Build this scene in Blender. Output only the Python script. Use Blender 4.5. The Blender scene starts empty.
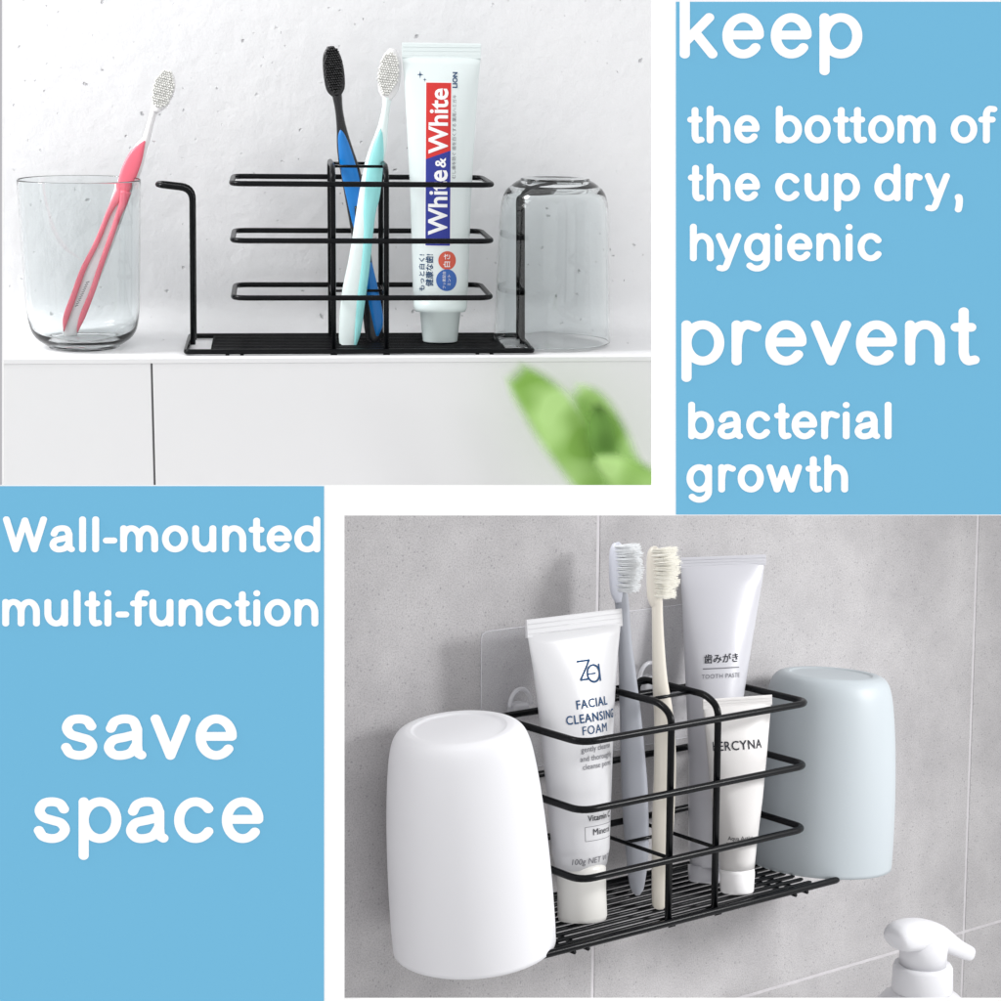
import bpy, bmesh, math, random
import numpy as np
from mathutils import Matrix, Vector
random.seed(7); rng = np.random.default_rng(7)

# ------------------------------------------------------------------ camera, world, lamps, exposure
S = bpy.context.scene
COL = S.collection
F, PX = 2000.0, 500.5                                    # focal length and centre in photograph pixels (1001 wide)
cam = bpy.data.cameras.new('camera'); camo = bpy.data.objects.new('camera', cam); COL.objects.link(camo)
camo.rotation_euler = (math.pi/2, 0, 0)
cam.sensor_width = 36; cam.lens = 36*F/1001; cam.clip_start = 0.05; cam.clip_end = 50
S.camera = camo
W = bpy.data.worlds.new('World'); S.world = W; W.use_nodes = True
W.node_tree.nodes['Background'].inputs[0].default_value = (1.0, 1.0, 1.0, 1)
W.node_tree.nodes['Background'].inputs[1].default_value = 1.12
_g = W.node_tree.nodes.new('ShaderNodeTexCoord'); _s = W.node_tree.nodes.new('ShaderNodeSeparateXYZ'); _r = W.node_tree.nodes.new('ShaderNodeMapRange')
_r.inputs['From Min'].default_value = -.02; _r.inputs['From Max'].default_value = .15; _r.inputs['To Min'].default_value = 1.0; _r.inputs['To Max'].default_value = .98
W.node_tree.links.new(_g.outputs['Generated'], _s.inputs[0]); W.node_tree.links.new(_s.outputs['Y'], _r.inputs[0]); W.node_tree.links.new(_r.outputs[0], W.node_tree.nodes['Background'].inputs[0])
S.view_settings.view_transform = 'Standard'; S.view_settings.look = 'None'
S.view_settings.exposure = 0; S.view_settings.gamma = 1
S.cycles.use_denoising = True
S.cycles.max_bounces = 14; S.cycles.transmission_bounces = 12; S.cycles.transparent_max_bounces = 24

def area(name, loc, target, size, power, color=(1, 1, 1)):
    l = bpy.data.lights.new(name, 'AREA'); l.shape = 'DISK'; l.size = size; l.energy = power; l.color = color
    o = bpy.data.objects.new(name, l); COL.objects.link(o); o.location = loc
    o.rotation_euler = (Vector(target)-Vector(loc)).to_track_quat('-Z', 'Y').to_euler()
    return o
area('softbox_lamp', (-1.0, 0.90, 0.80), (0.02, 1.42, 0.07), 0.46, 7.0).data.spread = math.radians(120)
area('strip_lamp', (0.78, 0.92, 0.12), (0.16, 1.16, -0.20), 0.20, .46).data.spread = math.radians(48)

# ------------------------------------------------------------------ frames (centimetres) fitted to the photograph
def rot(rx, ry, rz):
    cx, sx, cy, sy, cz, sz = math.cos(rx), math.sin(rx), math.cos(ry), math.sin(ry), math.cos(rz), math.sin(rz)
    return np.array([[1, 0, 0], [0, cx, -sx], [0, sx, cx]]) @ np.array([[cy, 0, sy], [0, 1, 0], [-sy, 0, cy]]) @ np.array([[cz, -sz, 0], [sz, cz, 0], [0, 0, 1]])
class Frame:
    def __init__(s, r, t): s.R = rot(*r); s.t = np.array(t, float)
    def ray(s, x, y): return s.R.T @ np.array([(x-PX)/F, 1, -(y-PX)/F])
    def o(s): return -s.R.T @ s.t
    def on(s, x, y, axis, c):                            # the point where a line of sight meets a plane of this frame
        d = s.ray(x, y); o = s.o(); k = (c-o[axis])/d[axis]; return o+k*d
    def P(s, x, y, c): return s.on(x, y, 1, c)
    def Zp(s, x, y, c): return s.on(x, y, 2, c)
    def cm(s, p): return (s.R @ np.asarray(p, float)+s.t)[1]/F      # centimetres per pixel at p
    def px(s, p):
        q = s.R @ np.asarray(p, float)+s.t; return PX+F*q[0]/q[1], PX-F*q[2]/q[1]
    def M(s, p):
        q = (s.R @ np.asarray(p, float)+s.t)*0.01
        m = Matrix([list(s.R[i])+[q[i]] for i in range(3)]+[[0, 0, 0, 1]]); return m
FT = Frame((0.2229269, 0.0129288, 0.1117830), (-17.52723, 131.62881, 9.79004))      # the white plaster niche
FB = Frame((0.1135515, 0.0071296, 0.6521317), (4.20196, 105.90547, -23.57417))      # the grey tiled corner
BD = 84.0                                                                            # distance of the board
FW = Frame((0, 0, 0), (0, BD, 0))
BS = BD/F                                                                            # cm per pixel on the board

# ------------------------------------------------------------------ helpers
def thing(name, label, cat, fr, base, group=None):
    o = bpy.data.objects.new(name, None); COL.objects.link(o); o.empty_display_size = 0.01
    o.matrix_world = fr.M(base); o['label'] = label; o['category'] = cat
    if group: o['group'] = group
    o['_b'] = list(map(float, base)); o_frames[o.name] = (fr, np.array(base, float))
    return o
o_frames = {}
class MB:
    def __init__(s): s.v = []; s.f = []; s.m = []; s.sm = []
    def add(s, v, f, m=0, smooth=True):
        n = len(s.v); s.v += [tuple(map(float, p)) for p in v]
        for q in f: s.f.append([n+i for i in q]); s.m.append(m); s.sm.append(smooth)
        return s
    def build(s, name, mats, parent, label=None, bevel=0, sub=0, top=None):
        """vertices are in the thing's frame (cm); parent is a thing or one of its parts"""
        root = parent
        while root.parent: root = root.parent
        fr, base = o_frames[root.name]
        me = bpy.data.meshes.new(name)
        me.from_pydata([((p[0]-base[0])*.01, (p[1]-base[1])*.01, (p[2]-base[2])*.01) for p in s.v], [], s.f)
        for m in (mats if isinstance(mats, (list, tuple)) else [mats]): me.materials.append(m)
        for i, p in enumerate(me.polygons): p.material_index = s.m[i]; p.use_smooth = s.sm[i]
        me.update()
        o = bpy.data.objects.new(name, me); COL.objects.link(o); o.parent = parent
        if bevel:
            b = o.modifiers.new('bevel', 'BEVEL'); b.width = bevel*.01; b.segments = 3; b.limit_method = 'ANGLE'
        if sub:
            b = o.modifiers.new('sub', 'SUBSURF'); b.levels = b.render_levels = sub
        if label: o['label'] = label
        return o
def single(name, label, cat, fr, base, mb, mats, group=None, kind=None, bevel=0, sub=0):
    t = bpy.data.objects.new('tmp', None); COL.objects.link(t); t.matrix_world = fr.M(base); o_frames[t.name] = (fr, np.array(base, float))
    o = mb.build(name, mats, t, bevel=bevel, sub=sub)
    o.parent = None; o.matrix_world = fr.M(base); bpy.data.objects.remove(t); o_frames[o.name] = (fr, np.array(base, float))
    if label: o['label'] = label; o['category'] = cat
    if kind: o['kind'] = kind
    if group: o['group'] = group
    return o
def box(mb, lo, hi, m=0):
    x0, y0, z0 = lo; x1, y1, z1 = hi
    v = [(x0, y0, z0), (x1, y0, z0), (x1, y1, z0), (x0, y1, z0), (x0, y0, z1), (x1, y0, z1), (x1, y1, z1), (x0, y1, z1)]
    mb.add(v, [(0, 3, 2, 1), (4, 5, 6, 7), (0, 1, 5, 4), (1, 2, 6, 5), (2, 3, 7, 6), (3, 0, 4, 7)], m, False)
def fillet(pts, r, closed=False, n=6):
    pts = [np.array(p, float) for p in pts]; N = len(pts); out = []
    for i in range(N):
        if not closed and i in (0, N-1): out.append(pts[i]); continue
        p, a, b = pts[i], pts[i-1], pts[(i+1) % N]
        da, db = a-p, b-p; la, lb = np.linalg.norm(da), np.linalg.norm(db)
        k = min(r, la*.49, lb*.49); A, B = p+da/la*k, p+db/lb*k
        for j in range(n+1):
            t = j/n; out.append((1-t)**2*A+2*t*(1-t)*p+t*t*B)
    return out
def tube(mb, pts, r, n=10, closed=False, m=0):
    pts = [np.array(p, float) for p in pts]
    N = len(pts); rs = r if hasattr(r, '__len__') else [r]*N
    T = []
    for i in range(N):
        a = pts[i-1] if (i > 0 or closed) else pts[i]; b = pts[(i+1) % N] if (i < N-1 or closed) else pts[i]
        t = b-a; T.append(t/(np.linalg.norm(t)+1e-12))
    u = np.cross(T[0], (0, 0, 1.0)); 
    if np.linalg.norm(u) < .1: u = np.cross(T[0], (0, 1.0, 0))
    u /= np.linalg.norm(u); v = []
    for i in range(N):
        u = u-T[i]*(u@T[i]); u /= np.linalg.norm(u); w = np.cross(T[i], u)
        for k in range(n):
            a = 2*math.pi*k/n; v.append(pts[i]+rs[i]*(math.cos(a)*u+math.sin(a)*w))
    f = []
    for i in range(N if closed else N-1):
        j = (i+1) % N
        for k in range(n):
            l = (k+1) % n; f.append((i*n+k, i*n+l, j*n+l, j*n+k))
    if not closed:
        f.append(tuple(range(n))[::-1]); f.append(tuple((N-1)*n+k for k in range(n)))
    mb.add(v, f, m)
def lathe(mb, prof, c, ax=None, n=64, m=0, ref=None):
    """prof: (radius, height) pairs revolved round axis ax from point c"""
    ax = np.array((0, 0, 1.0) if ax is None else ax, float); ax /= np.linalg.norm(ax); c = np.array(c, float)
    u = np.cross(ax, (0, 1.0, 0)); u /= np.linalg.norm(u); w = np.cross(ax, u)
    v = []; f = []; idx = []
    for (r, h) in prof:
        if r < 1e-6: idx.append([len(v)]*n); v.append(c+ax*h)
        else:
            idx.append([len(v)+k for k in range(n)])
            for k in range(n):
                a = 2*math.pi*k/n; v.append(c+ax*h+r*(math.cos(a)*u+math.sin(a)*w))
    for i in range(len(prof)-1):
        for k in range(n):
            l = (k+1) % n; q = []
            for t in (idx[i][k], idx[i][l], idx[i+1][l], idx[i+1][k]):
                if t not in q: q.append(t)
            if len(q) > 2: f.append(tuple(q))
    mb.add(v, f, m)
def smoothprof(pts, n=8):
    """Catmull-Rom through points"""
    p = [np.array(q, float) for q in pts]; p = [2*p[0]-p[1]]+p+[2*p[-1]-p[-2]]; out = []
    for i in range(1, len(p)-2):
        for j in range(n):
            t = j/n; a, b, c, d = p[i-1:i+3]
            out.append(.5*((2*b)+(-a+c)*t+(2*a-5*b+4*c-d)*t*t+(-a+3*b-3*c+d)*t**3))
    out.append(p[-2]); return out

# ------------------------------------------------------------------ materials
def mat(name, col=(.8, .8, .8), rough=.5, **k):
    m = bpy.data.materials.new(name); m.use_nodes = True; b = m.node_tree.nodes['Principled BSDF']
    b.inputs['Base Color'].default_value = (*col, 1); b.inputs['Roughness'].default_value = rough
    for kk, vv in k.items(): b.inputs[kk.replace('_', ' ')].default_value = vv
    return m
def N(m, t, **k):
    n = m.node_tree.nodes.new(t)
    for a, b in k.items():
        if a in ('inputs',):
            for x, y in b.items(): n.inputs[x].default_value = y
        else: setattr(n, a, b)
    return n
def L(m, a, b): m.node_tree.links.new(a, b)
def ramp(m, fac, stops):
    r = N(m, 'ShaderNodeValToRGB'); e = r.color_ramp.elements
    while len(e) < len(stops): e.new(.5)
    for i, (p, c) in enumerate(stops): e[i].position = p; e[i].color = (*c, 1) if len(c) == 3 else c
    L(m, fac, r.inputs[0]); return r.outputs[0]
def coords(m): return N(m, 'ShaderNodeTexCoord').outputs['Object']
def noise(m, co, scale, detail=4, rough=.5):
    n = N(m, 'ShaderNodeTexNoise', inputs={'Scale': scale, 'Detail': detail, 'Roughness': rough}); L(m, co, n.inputs['Vector']); return n.outputs['Fac']
def mixc(m, fac, a, b, mode='MIX'):
    n = N(m, 'ShaderNodeMix', data_type='RGBA', blend_type=mode)
    for s, x in ((0, fac), (6, a), (7, b)):
        if isinstance(x, (int, float)): n.inputs[s].default_value = x
        elif isinstance(x, tuple): n.inputs[s].default_value = (*x, 1)
        else: L(m, x, n.inputs[s])
    return n.outputs[2]
def bsdf(m): return m.node_tree.nodes['Principled BSDF']
def bump(m, h, strength, dist, prev=None):
    b = N(m, 'ShaderNodeBump', inputs={'Strength': strength, 'Distance': dist}); L(m, h, b.inputs['Height'])
    if prev: L(m, prev, b.inputs['Normal'])
    L(m, b.outputs[0], bsdf(m).inputs['Normal']); return b.outputs[0]

BLACK = mat('black_powder_coat', (.0025, .003, .004), .27, Specular_IOR_Level=.15)
co = coords(BLACK); bump(BLACK, noise(BLACK, co, 900, 2), .12, .0003)
# plaster: fine grain, shallow blotches, sparse dark pits
PL = mat('white_plaster', (.83, .835, .85), .75)
co = coords(PL)
base = mixc(PL, noise(PL, co, 14, 5, .6), (.84, .845, .865), (.885, .885, .895))
def pits(scale, thr, seed):
    mp = N(PL, 'ShaderNodeMapping'); mp.inputs['Location'].default_value = (seed, seed*.7, seed*.3); mp.inputs['Scale'].default_value = (1, .25, 1); L(PL, co, mp.inputs[0])
    dis = N(PL, 'ShaderNodeTexNoise', inputs={'Scale': scale*3, 'Detail': 2}); L(PL, mp.outputs[0], dis.inputs['Vector'])
    va = N(PL, 'ShaderNodeVectorMath', operation='SCALE'); L(PL, dis.outputs['Color'], va.inputs[0]); va.inputs['Scale'].default_value = .35/scale
    vb = N(PL, 'ShaderNodeVectorMath', operation='ADD'); L(PL, mp.outputs[0], vb.inputs[0]); L(PL, va.outputs[0], vb.inputs[1])
    vo = N(PL, 'ShaderNodeTexVoronoi', inputs={'Scale': scale}); L(PL, vb.outputs[0], vo.inputs['Vector'])
    sep = N(PL, 'ShaderNodeSeparateColor'); L(PL, vo.outputs['Color'], sep.inputs[0])
    pick = ramp(PL, sep.outputs[0], [(thr, (0, 0, 0)), (min(.999, thr+.12), (1, 1, 1))])
    near = ramp(PL, vo.outputs['Distance'], [(.045, (1, 1, 1)), (.115, (0, 0, 0))])
    return mixc(PL, 1.0, pick, near, 'MULTIPLY')
p1 = pits(75, .60, .31); p2 = pits(130, .30, 1.7)
cl = ramp(PL, noise(PL, co, 10, 3), [(.44, (0, 0, 0)), (.58, (1, 1, 1))])
pp = mixc(PL, 1.0, mixc(PL, 1.0, p1, mixc(PL, cl, (0, 0, 0), p2), 'ADD'), (1, 1, 1), 'MULTIPLY')
L(PL, mixc(PL, mixc(PL, 1., pp, (.62, .62, .62), 'MULTIPLY'), base, (.27, .27, .29)), bsdf(PL).inputs['Base Color'])
nb = bump(PL, noise(PL, co, 240, 4, .65), .32, .0011)
inv = N(PL, 'ShaderNodeInvert'); L(PL, pp, inv.inputs['Color']); nb = bump(PL, inv.outputs[0], .8, .001, nb)
vv = N(PL, 'ShaderNodeTexVoronoi', feature='SMOOTH_F1', inputs={'Scale': 95}); L(PL, co, vv.inputs['Vector'])
bump(PL, vv.outputs['Distance'], .22, .002, nb)
# grey stone tile
TI = mat('grey_stone_tile', (.45, .43, .45), .55); co = coords(TI)
b1 = mixc(TI, ramp(TI, noise(TI, co, 13, 8, .68), [(.34, (0, 0, 0)), (.66, (1, 1, 1))]), (.40, .388, .397), (.545, .532, .538))
g = ramp(TI, noise(TI, co, 1150, 3, .75), [(.30, (.60, .59, .61)), (.52, (1, 1, 1)), (.70, (1.1, 1.1, 1.1))])
b2 = mixc(TI, .95, b1, g, 'MULTIPLY')
vo = N(TI, 'ShaderNodeTexVoronoi', inputs={'Scale': 520}); L(TI, co, vo.inputs['Vector'])
sp = N(TI, 'ShaderNodeSeparateColor'); L(TI, vo.outputs['Color'], sp.inputs[0])
sk = mixc(TI, 1., ramp(TI, sp.outputs[0], [(.86, (0, 0, 0)), (.9, (1, 1, 1))]), ramp(TI, vo.outputs['Distance'], [(.2, (1, 1, 1)), (.4, (0, 0, 0))]), 'MULTIPLY')
L(TI, mixc(TI, mixc(TI, 1., sk, (.5, .5, .5), 'MULTIPLY'), b2, (.2, .19, .21)), bsdf(TI).inputs['Base Color'])
bump(TI, noise(TI, co, 300, 4), .25, .0006)
GROUT = mat('pale_grout', (.66, .64, .66), .8); L(GROUT, mixc(GROUT, noise(GROUT, coords(GROUT), 60, 5, .7), (.50, .48, .50), (.78, .76, .78)), bsdf(GROUT).inputs['Base Color']); bump(GROUT, noise(GROUT, coords(GROUT), 500, 2), .3, .0005)
WT = mat('white_tile_glaze', (.80, .805, .81), .38); bump(WT, noise(WT, coords(WT), 30, 2), .05, .002)
JOINT = mat('dark_joint', (.12, .12, .125), .8)
BOARD = mat('white_card', (.9, .9, .9), .9, Specular_IOR_Level=0.0)
BLUE = mat('sky_blue_card', (.157, .437, .648), .9, Specular_IOR_Level=0.0)
LET = mat('white_letter_card', (.9, .9, .9), .9, Specular_IOR_Level=0.0)
GREY = mat('grey_edge_strip', (.42, .42, .43), .8)
GLASS = mat('clear_glass', (.925, .95, .952), .0, IOR=1.42, Transmission_Weight=1.0)
CLEAR = mat('clear_adhesive_film', (.86, .86, .90), .3, Alpha=.15)
CLEARH_ = 0
CLEARH = mat('clear_hook_plastic', (.82, .82, .86), .12, Alpha=.42)
def plastic(name, col, rough=.35, sss=.0, coat=0.):
    m = mat(name, col, rough)
    b = bsdf(m)
    if sss: b.inputs['Subsurface Weight'].default_value = sss; b.inputs['Subsurface Radius'].default_value = (1, 1, 1); b.inputs['Subsurface Scale'].default_value = .002
    if coat: b.inputs['Coat Weight'].default_value = coat; b.inputs['Coat Roughness'].default_value = .12
    bump(m, noise(m, coords(m), 700, 2), .04, .0004)
    return m
WCUP = plastic('matte_white_plastic', (.80, .80, .83), .5)
MCUP = plastic('pale_mint_plastic', (.395, .435, .462), .48)
PINK = plastic('coral_pink_rubber', (.80, .14, .20), .3)
PALEP = plastic('milky_plastic', (.84, .83, .84), .25, .1)
BRW = plastic('white_bristle', (.86, .86, .83), .6)
BRC = plastic('cream_bristle', (.90, .88, .81), .5)
BRB = plastic('black_bristle', (.006, .006, .007), .4)
BLK = plastic('black_plastic', (.006, .006, .008), .22)
BLU = plastic('blue_rubber', (.0, .18, .56), .3)
MINT = plastic('mint_rubber', (.30, .72, .72), .3)
MWH = plastic('pale_mint_white_plastic', (.80, .90, .89), .25)
GRB = plastic('blue_grey_plastic', (.37, .385, .43), .3)
GRB2 = plastic('pale_blue_grey_plastic', (.66, .68, .76), .3)
BEI = plastic('beige_plastic', (.66, .62, .55), .3)
BRG = plastic('greyish_white_bristle', (.86, .88, .90), .5)
TUBEM = plastic('mint_white_tube', (.72, .79, .79), .3, 0, .3)
TUBEW = plastic('white_tube', (.62, .62, .64), .28, 0, .4)
TUBEL = plastic('lilac_white_tube', (.50, .50, .54), .3, 0, .4)
TUBEC = plastic('warm_white_tube', (.60, .585, .58), .35, 0, .2)
CAPW = plastic('ivory_cap', (.70, .69, .66), .3, .1)
PUMP = plastic('white_pump_plastic', (.72, .72, .75), .3, .1)
NAVY = mat('navy_ink', (.015, .06, .15), .5, Specular_IOR_Level=.1)
INK = mat('black_ink', (.03, .032, .04), .5, Specular_IOR_Level=.1)
GINK = mat('grey_ink', (.16, .16, .18), .5, Specular_IOR_Level=.1)
REDI = mat('red_ink', (.60, .018, .015), .4)
BLUI = mat('blue_ink', (.012, .025, .27), .4)
CBLU = mat('mid_blue_ink', (.03, .12, .42), .4)
CRED = mat('orange_red_ink', (.62, .09, .05), .4)
WHI = mat('white_ink', (.86, .86, .87), .4)

# ------------------------------------------------------------------ white board with two openings, blue panels, lettering
def bp(x, y, d=0.0): return ((x-PX)*BS, d, (PX-y)*BS)     # pixel of the photograph -> centimetres on the board
def bbox(mb, x0, y0, x1, y1, d0, d1, m=0):
    a, b = bp(x0, y1), bp(x1, y0); box(mb, (a[0], d0, a[2]), (b[0], d1, b[2]), m)
def slab(mb, outline_boxes, d0, d1): 
    for b in outline_boxes: bbox(mb, *b, d0, d1)
board = thing('display_board', 'white display board framing the two scenes, with two rectangular openings', 'board', FW, (0, 0, -24))
m_ = MB()
# one connected sheet on a grid of cut lines, holes left out
xs = [-2200, 2, 344, 652, 1075, 3200]; ys = [-2200, -12, 485, 515.5, 999.6, 3200]  # sheet widened far out of view to keep front light off both scenes
def solid(i, j):
    cx, cy = (xs[i]+xs[i+1])/2, (ys[j]+ys[j+1])/2
    if 2 < cx < 652 and -12 < cy < 485: return False
    if 344 < cx < 1075 and 515.5 < cy < 999.6 and cx < 1075: return False
    return True
bm = bmesh.new(); vt = {}
def gv(i, j, d):
    if (i, j, d) not in vt: vt[(i, j, d)] = len(vt)
    return vt[(i, j, d)]
fs = []
for i in range(5):
    for j in range(5):
        if not solid(i, j): continue
        fs.append((gv(i, j, 0), gv(i, j+1, 0), gv(i+1, j+1, 0), gv(i+1, j, 0)))
        fs.append((gv(i, j, 1), gv(i+1, j, 1), gv(i+1, j+1, 1), gv(i, j+1, 1)))
        for (di, dj, a, b) in ((-1, 0, (0, 0), (0, 1)), (1, 0, (1, 1), (1, 0)), (0, -1, (1, 0), (0, 0)), (0, 1, (0, 1), (1, 1))):
            ni, nj = i+di, j+dj
            if 0 <= ni < 5 and 0 <= nj < 5 and solid(ni, nj): continue
            A = (i+a[0], j+a[1]); B = (i+b[0], j+b[1])
            fs.append((gv(*A, 0), gv(*A, 1), gv(*B, 1), gv(*B, 0)))
bm.free()
vl = [None]*len(vt)
for (i, j, d), k in vt.items(): vl[k] = bp(xs[i], ys[j], .3*d)
m_.add(vl, fs, 0, False)
m_.build('backing', BOARD, board)
m_ = MB(); bbox(m_, -8, -11, 2.0, 484.6, -.02, -.001); m_.build('edge_strip', GREY, board)

# stroke alphabet: centre lines in a unit box (u across, v up: 0 baseline stroke, 1 x-height stroke)
def arc(cx, cy, rx, ry, a0, a1, n=26):
    return [(cx+rx*math.cos(math.radians(a0+(a1-a0)*i/n)), cy+ry*math.sin(math.radians(a0+(a1-a0)*i/n))) for i in range(n+1)]
def cr(*p): return [tuple(q) for q in smoothprof(p, 8)]
O_ = arc(.5, .5, .5, .5, 0, 360, 44); AS = 1.42; DS = -.46
arch = lambda x0, x1: [(x0, .52)]+arc((x0+x1)/2, .52, (x1-x0)/2, .48, 180, 0, 20)+[(x1, 0)]
GL = {
 'o': [O_], 'e': [[(.03, .52), (.99, .52)]+arc(.5, .5, .5, .5, 4, 320, 40)[1:]],
 'c': [arc(.52, .5, .52, .5, 38, 322, 34)],
 's': [cr((.93, .80), (.78, .95), (.5, 1), (.2, .95), (.06, .76), (.2, .58), (.5, .5), (.82, .42), (.96, .24), (.8, .06), (.5, 0), (.18, .06), (.03, .22))],
 'a': [cr((.06, .74), (.18, .92), (.45, 1), (.74, .95), (.87, .72))+[(.87, .25)]+cr((.87, .25), (.90, .08), (1, .01)), cr((.87, .58), (.5, .50), (.14, .42), (.0, .22), (.13, .04), (.38, .0), (.68, .08), (.87, .32))],
 'b': [[(0, 0), (0, AS)], O_], 'd': [[(1, 0), (1, AS)], O_], 'p': [[(0, 1), (0, DS)], O_],
 'g': [O_, [(1, 1), (1, -.08)]+arc(.5, -.08, .5, .38, 0, -140, 20)],
 'h': [[(0, 0), (0, AS)], arch(0, 1)], 'n': [[(0, 0), (0, 1)], arch(0, 1)], 'm': [[(0, 0), (0, 1)], arch(0, .5), arch(.5, 1)],
 'u': [[(1, 0), (1, 1)], [(1-x, 1-y) for x, y in arch(0, 1)]],
 'r': [[(0, 0), (0, 1)], cr((0, .45), (.12, .82), (.5, 1), (1, .93))],
 't': [[(.42, 1.36)]+[(.42, .28)]+arc(.72, .28, .30, .28, 180, 270, 10)+[(1, .03)], [(0, .93), (.82, .93)]],
 'f': [[(.38, 0), (.38, 1.12)]+arc(.72, 1.12, .34, .30, 180, 95, 10)+[(1, 1.40)], [(0, .93), (.86, .93)]],
 'i': [[(.5, 0), (.5, .98)], [(.5, 1.40), (.5, 1.41)]], 'l': [[(.5, 0), (.5, AS)]],
 'k': [[(0, 0), (0, AS)], [(.05, .36), (.88, 1)], [(.36, .60), (1, 0)]],
 'v': [[(0, 1), (.5, 0), (1, 1)]], 'w': [[(0, 1), (.25, 0), (.5, .95), (.75, 0), (1, 1)]],
 'W': [[(0, AS), (.25, 0), (.5, AS-.05), (.75, 0), (1, AS)]],
 'y': [[(0, 1), (.52, .0)], cr((1, 1), (.76, .5), (.52, -.02), (.36, -.36), (.2, -.45), (.02, -.43))],
 '-': [[(0, .42), (1, .42)]], ',': [cr((.62, .03), (.98, -.04), (.85, -.32), (.45, -.5)), [(.5, .03), (.8, .05)], [(.45, .06), (.8, -.04)]],
}
Q = .86                                                    # horizontals are thinner than stems
def contours(strokes, w, pad=3.0, res=.55):
    strokes = [[(x, y/Q) for x, y in st_] for st_ in strokes]
    return [[(x, y*Q) for x, y in lp] for lp in contours0(strokes, w, pad, res)]
def contours0(strokes, w, pad, res):
    """outline of the union of round-ended strokes of width w (numbers in pixels)"""
    allp = np.array([p for s in strokes for p in s]); lo = allp.min(0)-w/2-pad; hi = allp.max(0)+w/2+pad
    nx, ny = [int(math.ceil(k)) for k in (hi-lo)/res]
    X, Y = np.meshgrid(lo[0]+np.arange(nx+1)*res, lo[1]+np.arange(ny+1)*res, indexing='ij')
    D = np.full(X.shape, 1e9)
    for s in strokes:
        for (a, b) in zip(s[:-1], s[1:]):
            dx, dy = b[0]-a[0], b[1]-a[1]; l2 = dx*dx+dy*dy+1e-12
            t = np.clip(((X-a[0])*dx+(Y-a[1])*dy)/l2, 0, 1)
            D = np.minimum(D, np.hypot(X-a[0]-t*dx, Y-a[1]-t*dy))
    D = D-w/2; D[np.abs(D) < 1e-7] = 1e-7
    nxt = {}
    def P(i, j, k, l):
        a, b = D[i, j], D[k, l]; t = a/(a-b); return (X[i, j]+t*(X[k, l]-X[i, j]), Y[i, j]+t*(Y[k, l]-Y[i, j]))
    E = {}
    for i, j in np.argwhere(np.ones((nx, ny), bool) & (np.minimum.reduce([D[:-1, :-1], D[1:, :-1], D[:-1, 1:], D[1:, 1:]]) < 0) & (np.maximum.reduce([D[:-1, :-1], D[1:, :-1], D[:-1, 1:], D[1:, 1:]]) > 0)):
        c = [(i, j), (i+1, j), (i+1, j+1), (i, j+1)]; cr_ = []
        for q in range(4):
            a, b = c[q], c[(q+1) % 4]
            if (D[a] < 0) != (D[b] < 0): cr_.append((tuple(sorted((a, b))), D[a] < 0))
        outs = [e for e, ins in cr_ if ins]; ins_ = [e for e, ins in cr_ if not ins]
        if len(cr_) == 2: nxt[ins_[0]] = outs[0]
        elif len(cr_) == 4:
            for q in range(4):
                if not cr_[q][1]: nxt[cr_[q][0]] = cr_[(q+1) % 4][0]
    loops = []
    while nxt:
        k0 = next(iter(nxt)); k = k0; lp = []
        while k in nxt:
            (a, b) = k; lp.append(P(*a, *b)); k = nxt.pop(k)
        if len(lp) > 5: loops.append(lp)
    return loops
def lettering(word, x0s, top, bot, w, panel, fn, depth=-.045):
    """word: letters; x0s: (left, right) extents in pixels; top/bot: outer x-height line and baseline in pixels"""
    cu = bpy.data.curves.new('lettering', 'CURVE'); cu.dimensions = '2D'; cu.fill_mode = 'BOTH'
    H = bot-top-w*Q
    for ch, (xa, xb) in zip(word, x0s):
        st = []
        for s in GL[ch]:
            st.append([(xa+w/2+u*(xb-xa-w), -(bot-w*Q/2-v*H)) for u, v in s])
        for lp in contours(st, w):
            sp_ = cu.splines.new('POLY'); sp_.points.add(len(lp)-1); sp_.use_cyclic_u = True
            for q, p in zip(sp_.points, lp):
                a = bp(p[0], -p[1]); q.co = (a[0], a[2], 0, 1)
    cu.extrude = .018; cu.bevel_depth = .006; cu.bevel_resolution = 1
    to = bpy.data.objects.new('tmp', cu); COL.objects.link(to)
    bpy.context.view_layer.update()
    me = bpy.data.meshes.new_from_object(to.evaluated_get(bpy.context.evaluated_depsgraph_get()))
    mb = MB(); mb.add([(v.co.x, depth-v.co.z, v.co.y) for v in me.vertices], [tuple(p.vertices) for p in me.polygons], 0, False)
    bpy.data.objects.remove(to); bpy.data.meshes.remove(me)
    mb.build('lettering', LET, panel, label=fn)
def seg(o, s, *pairs): return [(o+s*a, o+s*b) for a, b in pairs]
def blue_panel(x0, y0, x1, y1, label):
    t = thing('text_panel', label, 'sign panel', FW, (bp(x0, y1)[0], -.03, bp(x0, y1)[2]), 'blue text panels')
    mb = MB(); bbox(mb, x0, y0, x1, y1, -.03, -.002); mb.build('sheet', BLUE, t)
    return t
p1_ = blue_panel(676, 2, 1070, 514.5, 'blue panel at the upper right with raised white words beginning with keep')
p2_ = blue_panel(-60, 486.2, 324, 1070, 'blue panel at the lower left with raised white words ending in save space')
a, s = 660, .34066
lettering('keep', seg(a, s, (58, 168), (183, 305), (325, 445), (468, 593)), s*40, s*172, 9.9, p1_, 'white word keep')
lettering('thebottomof', seg(a, s, (80, 130), (137, 206), (218, 292), (340, 416), (424, 500), (508, 560), (556, 607), (611, 686), (697, 808), (853, 930), (934, 989)), s*339, s*421, 6.6, p1_, 'white words the bottom of')
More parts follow.
